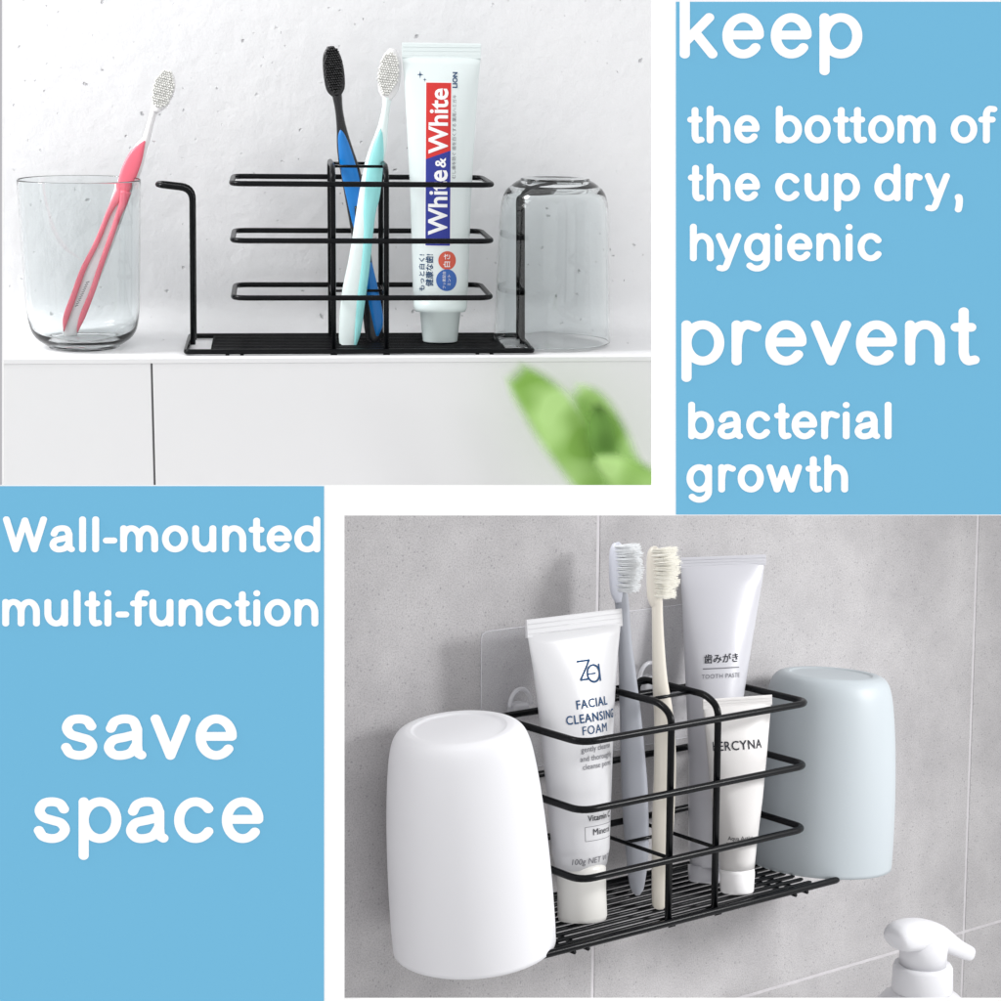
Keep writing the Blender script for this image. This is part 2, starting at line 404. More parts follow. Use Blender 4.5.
lettering('thecupdry,', seg(a, s, (82, 131), (137, 206), (220, 293), (338, 412), (424, 493), (511, 586), (629, 705), (721, 770), (777, 850), (862, 888)), s*509, s*591, 6.6, p1_, 'white words the cup dry')
lettering('hygienic', seg(a, s, (88, 157), (164, 238), (247, 322), (337, 358), (373, 447), (459, 528), (543, 566), (580, 653)), s*685, s*767, 6.6, p1_, 'white word hygienic')
lettering('prevent', seg(a, s, (63, 188), (210, 297), (309, 430), (443, 560), (575, 695), (719, 835), (853, 937)), 260+s*178, 260+s*309, 9.9, p1_, 'white word prevent')
lettering('bacterial', seg(a, s, (83, 158), (169, 243), (253, 326), (335, 385), (386, 461), (473, 527), (536, 556), (571, 645), (658, 680)), 260+s*444, 260+s*526, 6.6, p1_, 'white word bacterial')
lettering('growth', seg(a, s, (78, 152), (171, 222), (228, 304), (312, 416), (427, 477), (482, 551)), 260+s*600, 260+s*682, 6.6, p1_, 'white word growth')
s = .33966
lettering('Wall-mounted', seg(0, s, (10, 139), (147, 221), (234, 254), (272, 293), (304, 346), (355, 466), (478, 554), (567, 637), (655, 725), (733, 784), (786, 860), (867, 943)), 470+s*163, 470+s*242, 6.6, p2_, 'white word wall-mounted')
lettering('multi-function', seg(0, s, (8, 118), (132, 201), (218, 238), (250, 301), (308, 329), (341, 381), (384, 440), (441, 511), (527, 597), (607, 686), (692, 741), (746, 767), (779, 856), (868, 937)), 470+s*380, 470+s*460, 6.6, p2_, 'white word multi-function')
s = .34066
lettering('save', seg(0, s, (178, 289), (306, 430), (443, 559), (575, 696)), 660+s*160, 660+s*292, 9.9, p2_, 'white word save')
lettering('space', seg(0, s, (98, 209), (232, 357), (371, 495), (512, 633), (652, 774)), 660+s*403, 660+s*536, 9.9, p2_, 'white word space')

# ------------------------------------------------------------------ upper left: plaster niche and white tiled ledge
YW = 10.0                                                  # plaster wall behind the rack
yF = -1.3                                                  # front of the ledge
zL = FT.P(330, 358, yF)[2]                                 # ledge height
xl, xr = -26.0, 34.0
mb = MB()
prof = [(yF, zL)]+[(y, zL) for y in (0, 2, 4, 6, YW-2.6)]
for k in range(1, 13):
    a_ = math.pi/2*k/12; prof.append((YW-2.6+2.6*math.sin(a_), zL+2.6-2.6*math.cos(a_)))
prof += [(YW, 10), (YW, 26), (YW, 40), (YW+1, 40), (YW+1, zL-.3), (yF, zL-.3)]
v = [(x, y, z) for x in (xl, xr) for y, z in prof]; n = len(prof)
mb.add(v, [(i, n+i, n+(i+1) % n, (i+1) % n) for i in range(n)], 0, True)
mb.add(v, [tuple(range(n))[::-1], tuple(range(n, 2*n))], 0, False)
single('plaster_wall', 'pitted white plaster wall curving into the ledge behind the glass cups', 'wall', FT, (4, YW, zL), mb, PL)
zB = FT.P(330, 500, yF)[2]; xj = FT.P(153, 420, yF)[0]; jw = .13
tw = thing('tile_ledge', 'glossy white tiled ledge front with one dark vertical joint under the glass cup and rack', 'ledge', FT, (4, yF, zB))
mb = MB(); box(mb, (xl, yF, zB), (xj-jw/2, yF+.8, zL-.31)); mb.build('tile', WT, tw, bevel=.05)
mb = MB(); box(mb, (xj+jw/2, yF, zB), (xr, yF+.8, zL-.31)); mb.build('tile', WT, tw, bevel=.05)
mb = MB(); box(mb, (xj-jw/2-.02, yF+.12, zB+.02), (xj+jw/2+.02, yF+.7, zL-.33)); mb.build('joint', JOINT, tw)
mb = MB(); box(mb, (xl, yF-.04, zL-.30), (xr, yF+.0, zL-.0)); mb.build('edge_trim', WT, tw, bevel=.015)

# ------------------------------------------------------------------ lower right: grey tile wall
D0, AX, BX, Z1, Z2, Z3, S0, S1 = 7.435, 6.544, 10.03, 3.546, 7.282, 10.957, -3.135, 19.798
YT = D0+1.2
wall = thing('tiled_wall', 'grey speckled stone tile wall with pale grout behind the black rack', 'wall', FB, (8.2, YT, -30))
ztop = FB.P(344, 511, YT)[2]
X1, X2, ZG = 8.25, 42.0, -10.0; TW = X2-X1; g_ = .11
mb = MB()
for i in range(-1, 3):
    xa, xb = X1+TW*i+g_, X1+TW*(i+1)-g_
    for za, zb in ((-34, ZG-g_), (ZG+g_, ztop)):
        box(mb, (max(xa, -30), YT, za), (min(xb, 105), YT+.8, zb))
mb.build('tiles', TI, wall, bevel=.05)
mb = MB(); box(mb, (-30, YT+.05, -34), (105, YT+.9, ztop-.01)); mb.build('grout', GROUT, wall)

# ------------------------------------------------------------------ wire racks
RW = .165
def rack(fr, label, RW):
    t = thing('wire_rack', label, 'rack', fr, (8.3, 3.7, -.35), 'black wire racks')
    for z in (Z1, Z2, Z3):
        mb = MB(); tube(mb, fillet([(0, 0, z), (17, 0, z), (17, D0, z), (0, D0, z)], 1.0, True), RW, 12, True); mb.build('rail', BLACK, t)
    mb = MB(); tube(mb, fillet([(S0, 0, 0), (S1, 0, 0), (S1, D0, 0), (S0, D0, 0)], .35, True), RW, 12, True); mb.build('shelf_frame', BLACK, t)
    for k in range(10):
        y = .62+k*(D0-1.24)/9; sh = .0 if 0 < k < 9 else .0
        mb = MB(); tube(mb, [(-1.55, y, .0), (-1.35, y, .0), (17.9, y, .0), (18.1, y, .0)], [.07, .125, .125, .07], 8); mb.build('shelf_wire', BLACK, t)
    for x in (-.45, .5, 16.1, 17.05):
        mb = MB(); tube(mb, [(x, -.12, -.24), (x, D0+.12, -.24)], .12, 8); mb.build('cross_rod', BLACK, t)
    for x in (AX, BX):
        mb = MB(); tube(mb, fillet([(x, .3, 0), (x, .3, Z3+.55), (x, 1.3, Z3+1.1), (x, D0-.3, Z3+1.1), (x, D0-.3, 0)], .9), RW, 12); mb.build('divider', BLACK, t)
        mb = MB(); tube(mb, [(x, .3, Z1), (x, D0-.2, Z1)], .11, 10); mb.build('tie_rod', BLACK, t)
    for y in (2.6, D0-1.3):
        mb = MB(); tube(mb, [(AX, y, Z3+1.0), (BX, y, Z3+1.0)], .1, 10); mb.build('crossbar', BLACK, t)
    mb = MB(); tube(mb, [(AX, 4.0, Z1), (BX, 4.0, Z1)], .1, 10); mb.build('crossbar', BLACK, t)
    for sx, x in ((-1, S0+.35), (1, S1-.35)):
        mb = MB()
        y1, y2 = 2.7, 4.9
        tube(mb, fillet([(x, y1, .1), (x-sx*.15, y1, 10.4), (x+sx*2.1, y1, 10.65), (x+sx*2.1, y2, 10.65), (x-sx*.15, y2, 10.4), (x, y2, .1)], .8), RW, 12)
        mb.build('cup_arm', BLACK, t)
    for x in (AX, BX):
        mb = MB(); tube(mb, [(x-.22, .0, -.18), (x+.22, .0, -.18)], .1, 8); mb.build('weld', BLACK, t)
    return t
r1 = rack(FT, 'black wire rack on the white ledge between the two glass cups', .178)
r2 = rack(FB, 'black wire rack on the grey tiles between the white and mint plastic cups', .2)

# ------------------------------------------------------------------ cups
def pair(fr, xa, ya, xb, yb, y0, y1):
    """points seen at two pixels, at depths y0 and y1"""
    return fr.P(xa, ya, y0), fr.P(xb, yb, y1)
def glass_cup(label, c, flip):
    t = thing('glass_cup', label, 'cup', FT, c, 'clear glass cups')
    H = 11.15
    o = smoothprof([(2.34, 0), (2.38, .12), (2.68, .28), (3.24, .72), (3.58, 1.45), (3.74, 2.8), (3.86, 6), (3.96, 9), (4.03, H-.1)], 6)
    i = smoothprof([(3.95, H-.1), (3.87, 9), (3.76, 6), (3.63, 2.85), (3.44, 1.6), (3.05, .92), (2.2, .52), (.0, .48)], 6)
    o = [(0, .16), (1.75, .14), (2.05, 0)]+[tuple(p) for p in o]+[(4.02, H-.03), (3.98, H), (3.95, H-.03)]+[tuple(p) for p in i]
    o[-1] = (0, .48)
    if flip: o = [(r, H-h) for r, h in o][::-1]
    mb = MB(); lathe(mb, o, c, n=96); mb.build('glass_body', GLASS, t)
    return t
cL = FT.Zp(83, 349, zL); glass_cup('clear glass cup standing upright with the pink toothbrush in it', (cL[0], 4.2, zL+.01), False)
cx_ = FT.P(552, 342, 4.6); 
glass_cup('clear glass cup turned upside down over the right arm of the black rack', (cx_[0], 4.6, FT.P(552, 341, 4.6)[2]), True)

def hung_cup(name, label, mt, c, top):
    t = thing('plastic_cup', label, 'cup', FB, c, 'cups hung upside down on the rack')
    c = np.array(c); ax = np.array(top)-c; H = np.linalg.norm(ax)
    k = H/11.2
    o = smoothprof([(4.34, 0), (4.36, 1.2), (4.32, 3.5), (4.20, 6), (4.01, 8.2), (3.80, 9.7), (3.60, 10.5), (3.32, 10.97), (2.92, 11.18), (2.55, 11.2)], 6)
    o = [(4.18, .0)]+[tuple(p) for p in o]+[(2.50, 11.19), (2.45, 11.15), (2.38, 11.12), (2.28, 11.115), (1.2, 11.115), (0, 11.115)]
    i = [(0, 10.9), (2.9, 10.85), (3.4, 10.2), (3.75, 8), (4.1, 3.5), (4.18, .0)]
    mb = MB(); lathe(mb, [(r, h*k) for r, h in o+i], c, ax, n=96); mb.build('cup_body', mt, t)
    return t
a_, b_ = pair(FB, 474.5, 944, 459, 727, 3.8, 3.5)
hung_cup('plastic_cup', 'matte white plastic cup hung upside down on the left end of the rack', WCUP, a_, b_)
a_, b_ = pair(FB, 819, 862, 831, 673, 3.6, 3.8)
hung_cup('plastic_cup', 'pale mint plastic cup hung upside down on the right end of the rack', MCUP, a_, b_)

# ------------------------------------------------------------------ lofted shapes (toothbrushes)
def loft(mb, fr, st, y0, y1, thick, off=0, n=20, m=0, exp=2.3, sm=5):
    """st: (px x, px y, half width px); depth runs linearly y0 (first) to y1 (last)"""
    st = [tuple(p) for p in smoothprof(st, sm)]
    Y = np.array([p[1] for p in st]); t = (Y-Y[0])/(Y[-1]-Y[0])
    wd = fr.R.T @ np.array([1.0, 0, 0]); fw = fr.R.T @ np.array([0, -1.0, 0])
    v = []; N_ = len(st)
    P = [fr.P(p[0], p[1], y0+(y1-y0)*tt) for p, tt in zip(st, t)]
    for i in range(N_):
        ax = P[min(i+1, N_-1)]-P[max(i-1, 0)]; ax /= np.linalg.norm(ax)
        w = wd-ax*(wd@ax); w /= np.linalg.norm(w); d = np.cross(w, ax); d = d if d@fw > 0 else -d
        h = max(st[i][2], .05)*fr.cm(P[i]); th = min(thick[i*len(thick)//N_] if hasattr(thick, '__len__') else thick, 1e9)
        th = th*min(1, math.sqrt(max(h, .002)/ .22)) 
        for k in range(n):
            a = 2*math.pi*k/n; ca, sa = math.cos(a), math.sin(a)
            v.append(P[i]+d*off+w*h*math.copysign(abs(ca)**(2/exp), ca)+d*th*math.copysign(abs(sa)**(2/exp), sa))
    f = [(i*n+k, i*n+(k+1) % n, (i+1)*n+(k+1) % n, (i+1)*n+k) for i in range(N_-1) for k in range(n)]
    f += [tuple(range(n))[::-1], tuple((N_-1)*n+k for k in range(n))]
    mb.add(v, f, m); return P
def fixn(o):
    bm = bmesh.new(); bm.from_mesh(o.data); bmesh.ops.recalc_face_normals(bm, faces=bm.faces); bm.to_mesh(o.data); bm.free(); return o
def front_tufts(mb, fr, cx, cy, hw, hh, tilt, y, hgt, sp=2.35, r=1.18):
    """tufts standing towards the viewer on an oval head"""
    fw = fr.R.T @ np.array([0.12, -1.0, .05]); ct, st_ = math.cos(tilt), math.sin(tilt)
    rows = int(2*hh/sp)
    for i in range(rows+1):
        v = -hh+2*hh*i/rows
        for j in range(-8, 9):
            u = (j+(.5 if i % 2 else 0))*sp
            if (u/hw)**2+(v/hh)**2 > .9 or abs(v) > hh*.96: continue
            x, yy = cx+u*ct-v*st_, cy+u*st_+v*ct
            p = fr.P(x, yy, y); k = fr.cm(p); e = hgt*random.uniform(.93, 1.02)
            tube(mb, [p, p+fw*e*.9, p+fw*e], [r*k, r*k*1.08, r*k*.75], 7)

# pink brush in the glass cup
t = thing('toothbrush', 'pink and white toothbrush leaning inside the upright glass cup', 'toothbrush', FT, FT.P(67, 340, 4.6), 'toothbrushes')
ys0, ys1 = 4.4, 7.6
mb = MB(); loft(mb, FT, [(67, 344, 5), (70, 335, 7.5), (79, 305, 10.5), (92, 270, 11), (108, 235, 8.5), (122, 195, 9), (132, 170, 9.5), (141, 148, 6.5), (146, 140, 4), (151, 122, 3.2), (155, 108, 4)], ys0, ys1, .33); fixn(mb.build('handle', PALEP, t))
mb = MB(); loft(mb, FT, [(64.5, 334, .5), (67, 318, 3), (75, 295, 3), (84, 270, 2.8), (98, 242, 2.6), (110, 213, 2.8), (119, 197, 5), (124, 190, 7.4), (131, 170, 8.4), (138, 154, 6.5), (145.5, 142, .8)], ys0, ys1-.6, .14, .26); fixn(mb.build('grip', PINK, t))
mb = MB(); loft(mb, FT, [(78, 335, .5), (83, 318, 3), (93, 292, 2.8), (101, 268, 2.8), (111, 240, 2.8), (119, 217, 3), (124, 204, 4.2), (127, 192, 5.5)], ys0, ys1-1.5, .14, .26); fixn(mb.build('grip', PINK, t))
hd = MB(); loft(hd, FT, [(155, 112, 3), (159, 104, 8), (163.5, 92, 10.5), (167, 80, 9), (169, 73, 4.5)], 7.3, 8.0, .2); hd = fixn(hd.build('head', PALEP, t))
mb = MB(); front_tufts(mb, FT, 163.5, 91, 10.5, 20, .26, 7.6, .75); mb.build('bristles', BRW, hd)
mb = MB()
for q, (x, y) in enumerate([(77+i*1.15, 308-i*2.1+(-1) ** i*1.3) for i in range(10)]): pass
sq = [FT.P(77.5+i*.55+(1.5 if i % 2 else -1.2), 307-i*1.18, 4.62)+FT.R.T @ np.array([0, -.42, 0]) for i in range(22)]
tube(mb, sq, .03, 5); mb.build('printed_mark', INK, t)

# black and blue brush, rack compartment
t = thing('toothbrush', 'black toothbrush with a blue grip, crossed behind the mint green toothbrush', 'toothbrush', FT, FT.P(375, 346, 4.2), 'toothbrushes')
mb = MB(); loft(mb, FT, [(375, 345, 4), (374, 335, 8.5), (372, 310, 10), (366, 280, 9), (360, 235, 8.5), (355, 200, 9.5), (351, 175, 10), (345, 150, 8), (341.5, 128, 5), (339, 110, 4), (337, 95, 5)], 4.2, 5.6, .42); fixn(mb.build('handle', BLK, t))
mb = MB(); loft(mb, FT, [(377.5, 336, 1.5), (377.5, 320, 6), (372, 290, 6.5), (364, 250, 5.5), (358, 215, 7.5), (352, 182, 8.6), (347, 160, 7.5), (342.5, 138, 4.5), (341, 129, 1)], 4.2, 5.4, .3, .2); fixn(mb.build('grip', BLU, t))
mb = MB(); loft(mb, FT, [(371, 262, .8), (366, 246, 3.4), (360, 222, 3.8), (356, 206, 1.2)], 4.4, 4.7, .2, .36); fixn(mb.build('inlay', BLK, t))
hd = MB(); loft(hd, FT, [(337, 97, 4), (335.5, 88, 9.5), (333.5, 70, 10.5), (331.5, 55, 8.5), (330.5, 46.5, 3.5)], 5.4, 5.8, .22); hd = fixn(hd.build('head', BLK, t))
mb = MB(); front_tufts(mb, FT, 333.5, 71, 9.5, 24, -.09, 5.5, .55); mb.build('bristles', BRB, hd)

# mint and white brush
t = thing('toothbrush', 'white toothbrush with a mint green grip in front of the blue gripped one', 'toothbrush', FT, FT.P(347, 349, 2.6), 'toothbrushes')
mb = MB(); loft(mb, FT, [(347, 350, 6), (348, 342, 9), (350, 325, 11), (353, 295, 11.5), (358, 262, 9.8), (363, 230, 9.5), (368, 200, 10), (374, 165, 9.5), (379, 145, 7.8), (383, 126, 5), (386, 108, 4), (387, 98, 5)], 2.8, 5.2, .42); fixn(mb.build('handle', MWH, t))
mb = MB(); loft(mb, FT, [(355.5, 346, 1), (358, 330, 3.4), (361, 300, 4.6), (365, 270, 4.6), (368.2, 235, 5), (369.5, 212, 6.6), (372, 196, 8), (375, 170, 8), (378, 150, 6.2), (380.5, 134, 2.6), (381, 132, .8)], 2.8, 4.8, .3, .2); fixn(mb.build('grip', MINT, t))
hd = MB(); loft(hd, FT, [(387, 100, 4), (388, 90, 10), (390, 73, 11.3), (391.5, 58, 9), (392.5, 49, 3.5)], 5.0, 5.5, .22); hd = fixn(hd.build('head', PALEP, t))
mb = MB(); front_tufts(mb, FT, 388, 75, 10.5, 23, .12, 5.1, .6); mb.build('bristles', BRW, hd)

# brushes of the lower scene, bristles to the right
def side_brush(label, hst, y0, y1, hx, hy0, hy1, mh, mhd, mbr, base, hd_hw, yh, tilt=0.0):
    t = thing('toothbrush', label, 'toothbrush', FB, base, 'toothbrushes')
    mb = MB(); loft(mb, FB, hst, y0, y1, .42, exp=2.6); fixn(mb.build('handle', mh, t))
    hd = MB(); loft(hd, FB, [(hx+3, hy1+10, 4.5), (hx+1, hy1, 7), (hx, (hy0+hy1)/2, hd_hw), (hx+.5, hy0+9, hd_hw), (hx+1.5, hy0+3, hd_hw*.8), (hx+2, hy0+.8, 3.6), (hx+2, hy0, 1)], yh, yh+.1, .55, exp=2.8); hd = fixn(hd.build('head', mhd, t))
    mb = MB(); rt = FB.R.T @ np.array([1.0, -.42, .02]); rt /= np.linalg.norm(rt); back = FB.R.T @ np.array([.42, 1.0, 0]); upv = np.array([0, 0, 1.0])
    rows = 11
    for i in range(rows):
        yy = hy0+4+(hy1-hy0-5)*i/(rows-1); mid = 1-abs(i/(rows-1)-.42)
        for j in range(4):
            p = FB.P(hx+1.5+j*.4, yy, yh)+back*(j-1.5)*.26
            ln = (.92+.42*mid)*random.uniform(.9, 1.08); jt = upv*random.uniform(-.06, .06)+back*(j-1.5)*.05
            tilt_ = (i/(rows-1)-.5)*-.10
            for q in range(26):
                a = random.uniform(0, 6.283); rr = math.sqrt(random.random())*.085
                o_ = upv*math.sin(a)*rr+back*math.cos(a)*rr
                e = p+o_+rt*ln*random.uniform(.84, 1.03)+o_*.95+upv*tilt_*ln+jt
                tube(mb, [p+o_, e], [.017, .012], 4)
    mb.build('bristles', mbr, hd)
    return t
side_brush('blue grey toothbrush with white bristles standing behind the navy lettered tube',
    [(637.5, 894, 2.5), (637, 885, 7.5), (637, 850, 11.5), (635, 800, 13.2), (633, 760, 12.5), (630, 710, 10.5), (627, 670, 8.5), (624.5, 640, 7), (622.5, 610, 7), (620.5, 594, 7.2), (619.5, 586, 6.5)],
    4.6, 6.0, 616, 543, 590, GRB, GRB2, BRG, FB.P(637, 894, 4.6), 7.2, 6.1)
side_brush('beige toothbrush with cream bristles standing in the middle compartment of the rack',
    [(659.5, 908, 4), (659.5, 902, 7.5), (661, 870, 9.3), (663, 820, 11), (665, 770, 11.2), (664, 720, 10), (660, 680, 7.6), (658.5, 650, 6.4), (657.5, 620, 5.6), (657, 600, 5.6), (656.5, 590, 5)],
    1.9, 3.6, 653, 547, 596, BEI, BEI, BRC, FB.P(659.5, 908, 1.9), 6.6, 3.7)

# ------------------------------------------------------------------ squeeze tubes with printed faces
class Tube:
    """frame: c0 foot of the cap, c1 middle of the crimp; widths along the length"""
    def __init__(s, fr, c0, c1, yaw, secs, label, name='squeeze_tube'):
        s.fr = fr; s.c0 = np.array(c0); s.ax = np.array(c1)-s.c0; s.H = np.linalg.norm(s.ax); s.ax /= s.H
        s.x = np.array([math.cos(yaw), math.sin(yaw), 0])
        s.f = np.cross(s.x, s.ax); s.f /= np.linalg.norm(s.f)                          # points to the front (-y)
        if s.f[1] > 0: s.f = -s.f
        s.secs = secs                                      # (t, half width, half depth) in cm
        s.t = thing(name, label, 'tube', fr, s.c0, 'tubes in the racks')
    def dim(s, h):
        a = s.secs
        for (t0, w0, d0), (t1, w1, d1) in zip(a[:-1], a[1:]):
            if t0 <= h <= t1:
                k = (h-t0)/(t1-t0+1e-9); return w0+(w1-w0)*k, d0+(d1-d0)*k
        return a[-1][1:] if h > a[-1][0] else a[0][1:]
    def body(s, m, part='tube_body', lo=None, hi=None, n=96):
        hs = []
        for (t0, *_), (t1, *_) in zip(s.secs[:-1], s.secs[1:]):
            k = max(1, int((t1-t0)/.5)); hs += [t0+(t1-t0)*i/k for i in range(k)]
        hs.append(s.secs[-1][0]); v = []
        for h in hs:
            w, d = s.dim(h)
            for k in range(n):
                a = 2*math.pi*k/n; v.append(s.c0+s.ax*h+s.x*w*math.cos(a)+s.f*d*math.sin(a))
        N_ = len(hs)
        f = [(i*n+k, i*n+(k+1) % n, (i+1)*n+(k+1) % n, (i+1)*n+k) for i in range(N_-1) for k in range(n)]
        f += [tuple(range(n))[::-1], tuple((N_-1)*n+k for k in range(n))]
        mb = MB(); mb.add(v, f); o = fixn(mb.build(part, m, s.t)); return o
    def crimp(s, h0, h1, w, m, th=.05):
        mb = MB(); c = s.c0
        pts = []
        for hh, dd in ((h0, th*1.5), (h1-.08, th), (h1, th*.5)):
            for sx, sd in ((-1, 1), (1, 1), (1, -1), (-1, -1)): pts.append(c+s.ax*hh+s.x*sx*w+s.f*sd*dd)
        f = [(3, 2, 1, 0), (8, 9, 10, 11)]
        for b in (0, 4): f += [(b+k, b+(k+1) % 4, b+4+(k+1) % 4, b+4+k) for k in range(4)]
        mb.add(pts, f, 0, False)
        for k in range(3):
            hh = h0+(h1-h0)*(.2+.27*k)
            tube(mb, [c+s.ax*hh+s.x*-w*.98+s.f*(th*1.25), c+s.ax*hh+s.x*w*.98+s.f*(th*1.25)], .025, 6)
        return fixn(mb.build('crimp', m, s.t, bevel=.06))
    def cap(s, prof, m, sx=1.0):
        mb = MB(); lathe(mb, prof, s.c0, s.ax, n=56); o = fixn(mb.build('cap', m, s.t))
        return o
    def srf(s, u, h, off=.012):
        w, d = s.dim(h); a = u/w
        a = max(-2.2, min(2.2, a)); 
        return s.c0+s.ax*h+s.x*w*math.sin(a)+s.f*(d*math.cos(a)+off)
    def decal(s, polys, m, name, off=.012, label=None):
        """polys: (verts2d, faces) in surface coordinates (across, height)"""
        mb = MB()
        for v, f in polys: mb.add([s.srf(a, b, off) for a, b in v], f, 0, False)
        return mb.build(name, m, s.t, label=label)
def text2d(txt, size, x, y, rotdeg=0, bold=0.0, align='CENTER', sx=1.0, spacing=1.0, maxedge=.25):
    cu = bpy.data.curves.new('t', 'FONT'); cu.body = txt; cu.size = size; cu.align_x = align; cu.align_y = 'CENTER'
    cu.offset = bold*size; cu.resolution_u = 3; cu.space_character = spacing
    o = bpy.data.objects.new('t', cu); COL.objects.link(o); bpy.context.view_layer.update()
    me = bpy.data.meshes.new_from_object(o.evaluated_get(bpy.context.evaluated_depsgraph_get()))
    bm = bmesh.new(); bm.from_mesh(me)
    for _ in range(3):
        es = [e for e in bm.edges if e.calc_length() > maxedge]
        if not es: break
        bmesh.ops.subdivide_edges(bm, edges=es, cuts=1); bmesh.ops.triangulate(bm, faces=bm.faces)
    bm.verts.index_update(); c, s_ = math.cos(math.radians(rotdeg)), math.sin(math.radians(rotdeg))
    v = [(x+(p.co.x*sx)*c-p.co.y*s_, y+(p.co.x*sx)*s_+p.co.y*c) for p in bm.verts]; f = [tuple(q.index for q in p.verts) for p in bm.faces]
    bm.free(); bpy.data.objects.remove(o); bpy.data.meshes.remove(me); bpy.data.curves.remove(cu)
    return v, f
def rect2d(x0, y0, x1, y1, nx=8, ny=12, skew=0):
    v = [(x0+(x1-x0)*i/nx, y0+(y1-y0)*j/ny+skew*(i/nx)*(j/ny)) for j in range(ny+1) for i in range(nx+1)]
    f = [(j*(nx+1)+i, j*(nx+1)+i+1, (j+1)*(nx+1)+i+1, (j+1)*(nx+1)+i) for j in range(ny) for i in range(nx)]
    return v, f
def disc2d(cx, cy, r, n=28):
    v = [(cx, cy)]+[(cx+r*q*math.cos(2*math.pi*k/n), cy+r*q*math.sin(2*math.pi*k/n)) for q in (.5, 1) for k in range(n)]
    f = [(0, 1+k, 1+(k+1) % n) for k in range(n)]+[(1+k, 1+n+k, 1+n+(k+1) % n, 1+(k+1) % n) for k in range(n)]
    return v, f
def star2d(cx, cy, r):
    v = [(cx, cy)]+[(cx+(r if k % 2 == 0 else r*.22)*math.cos(math.pi/4*k+math.pi/2), cy+(r if k % 2 == 0 else r*.22)*math.sin(math.pi/4*k+math.pi/2)) for k in range(8)]
    return v, [(0, 1+k, 1+(k+1) % 8) for k in range(8)]

# --- striped toothpaste tube, upper scene
c0, c1 = pair(FT, 440, 347, 441.5, 43, 3.4, 4.6); c0[2] = max(c0[2], .14)
kT = FT.cm(c0); Ht = np.linalg.norm(c1-c0)
def hT(y): return (347-y)/(347-43)*Ht
T = Tube(FT, c0, c1, math.radians(-6.4), [(hT(303), 27*kT, 1.55), (hT(290), 27.6*kT, 1.6), (hT(200), 30*kT, 1.35), (hT(120), 34*kT, .9), (hT(80), 36.5*kT, .5), (hT(57), 38.5*kT, .1)],
         'mint white toothpaste tube with a red and blue lettered stripe')
T.body(TUBEM); T.crimp(hT(58), hT(43), 38.6*kT, TUBEM)
T.cap([(0, 0), (16.5*kT, 0), (17.3*kT, .08), (20.3*kT, hT(316)), (25*kT, hT(315.5)), (26.6*kT, hT(312)), (27.2*kT, hT(303)), (0, hT(302))], MWH)
ux = lambda x, y: (x-(440+1.5*(347-y)/304))*kT
uc = ux(438.5, 165)
T.decal([rect2d(ux(425, 165), hT(248), ux(451.8, 165), hT(82), 8, 30)], WHI, 'label_border', .014)
T.decal([rect2d(ux(426, 165), hT(247), ux(451, 165), hT(160), 8, 20, .6)], BLUI, 'label_band', .022)
T.decal([rect2d(ux(426, 165), hT(160)+.0, ux(451, 165), hT(83), 8, 20)], REDI, 'label_band', .018)
T.decal([text2d('White', 1.80, ux(439.5, 165), hT(121), 90, .022, sx=.92)], WHI, 'printed_text', .034)
T.decal([text2d('&', 1.0, ux(441.5, 165), hT(163.5), 90, .02)], WHI, 'printed_text', .034)
T.decal([text2d('White', 1.80, ux(439.5, 165), hT(203), 90, .022, sx=.92)], WHI, 'printed_text', .034)
T.decal([text2d('LION', .46, ux(455.5, 80), hT(80), 90, .03)], NAVY, 'printed_text', .035)
T.decal([text2d('むし歯を防ぐ 歯を白くする 薬用ハミガキ', .30, ux(455, 135), hT(137), 90)], GINK, 'printed_text', .035)
T.decal([star2d(ux(419.5, 75), hT(75), .27)], NAVY, 'printed_mark', .02)
T.decal([star2d(ux(424.8, 80), hT(80), .14)], NAVY, 'printed_mark', .02)
T.decal([disc2d(ux(448, 262), hT(262), .62)], CRED, 'printed_seal', .02)
T.decal([disc2d(ux(447.5, 282), hT(282), .73)], CBLU, 'printed_seal', .024)
T.decal([text2d('白さ', .50, ux(448, 262), hT(262), 90, .01)], WHI, 'printed_text', .036)
T.decal([text2d('フッ素配合', .24, ux(445, 282), hT(282), 90), text2d('ミント', .27, ux(450, 282), hT(282), 90)], WHI, 'printed_text', .036)
T.decal([text2d('健康な歯!', .60, ux(430.5, 272), hT(272), 90, .012, sx=.85), text2d('もっと白く!', .56, ux(421.5, 274), hT(275), 90, .012, sx=.85)], NAVY, 'printed_text', .03)

# --- facial foam tube, lower scene
def lower_tube(label, foot, topc, yf, yt, yaw, edges, foot_h, cap_prof, m, mc, crimp=None):
    c0 = FB.P(foot[0], foot[1], yf); c1 = FB.P(topc[0], topc[1], yt); k0 = FB.cm(c0); H = np.linalg.norm(c1-c0)
    hh = lambda y: (foot[1]-y)/(foot[1]-topc[1])*H
    fs_ = math.cos(.652+yaw)
    T = Tube(FB, c0, c1, yaw, [(hh(y), w*k0/fs_*kk, d) for y, w, d, kk in edges], label)
    T.body(m); T.cap([(0, 0)]+[(r, hh(y)) for r, y in cap_prof], mc)
    return T, hh, k0, fs_
T, hh, k0, fs_ = lower_tube('white squeeze tube with navy facial foam lettering beside the white plastic cup', (582.5, 919), (574.5, 614), 2.96, 5.0, -.02,
    [(866, 26, 1.25, .86), (850, 27.5, 1.5, .88), (780, 34, 1.45, .88), (720, 39, 1.15, .92), (670, 43.5, .7, .97), (630, 48, .25, 1), (629, 48, .1, 1)], 0,
    [(1.30, 919), (1.36, 915), (1.34, 890), (1.36, 868), (1.3, 862), (0, 861)], TUBEW, CAPW)
T.crimp(hh(632), hh(614), 49*k0/fs_, TUBEW, .07)
uz = .30
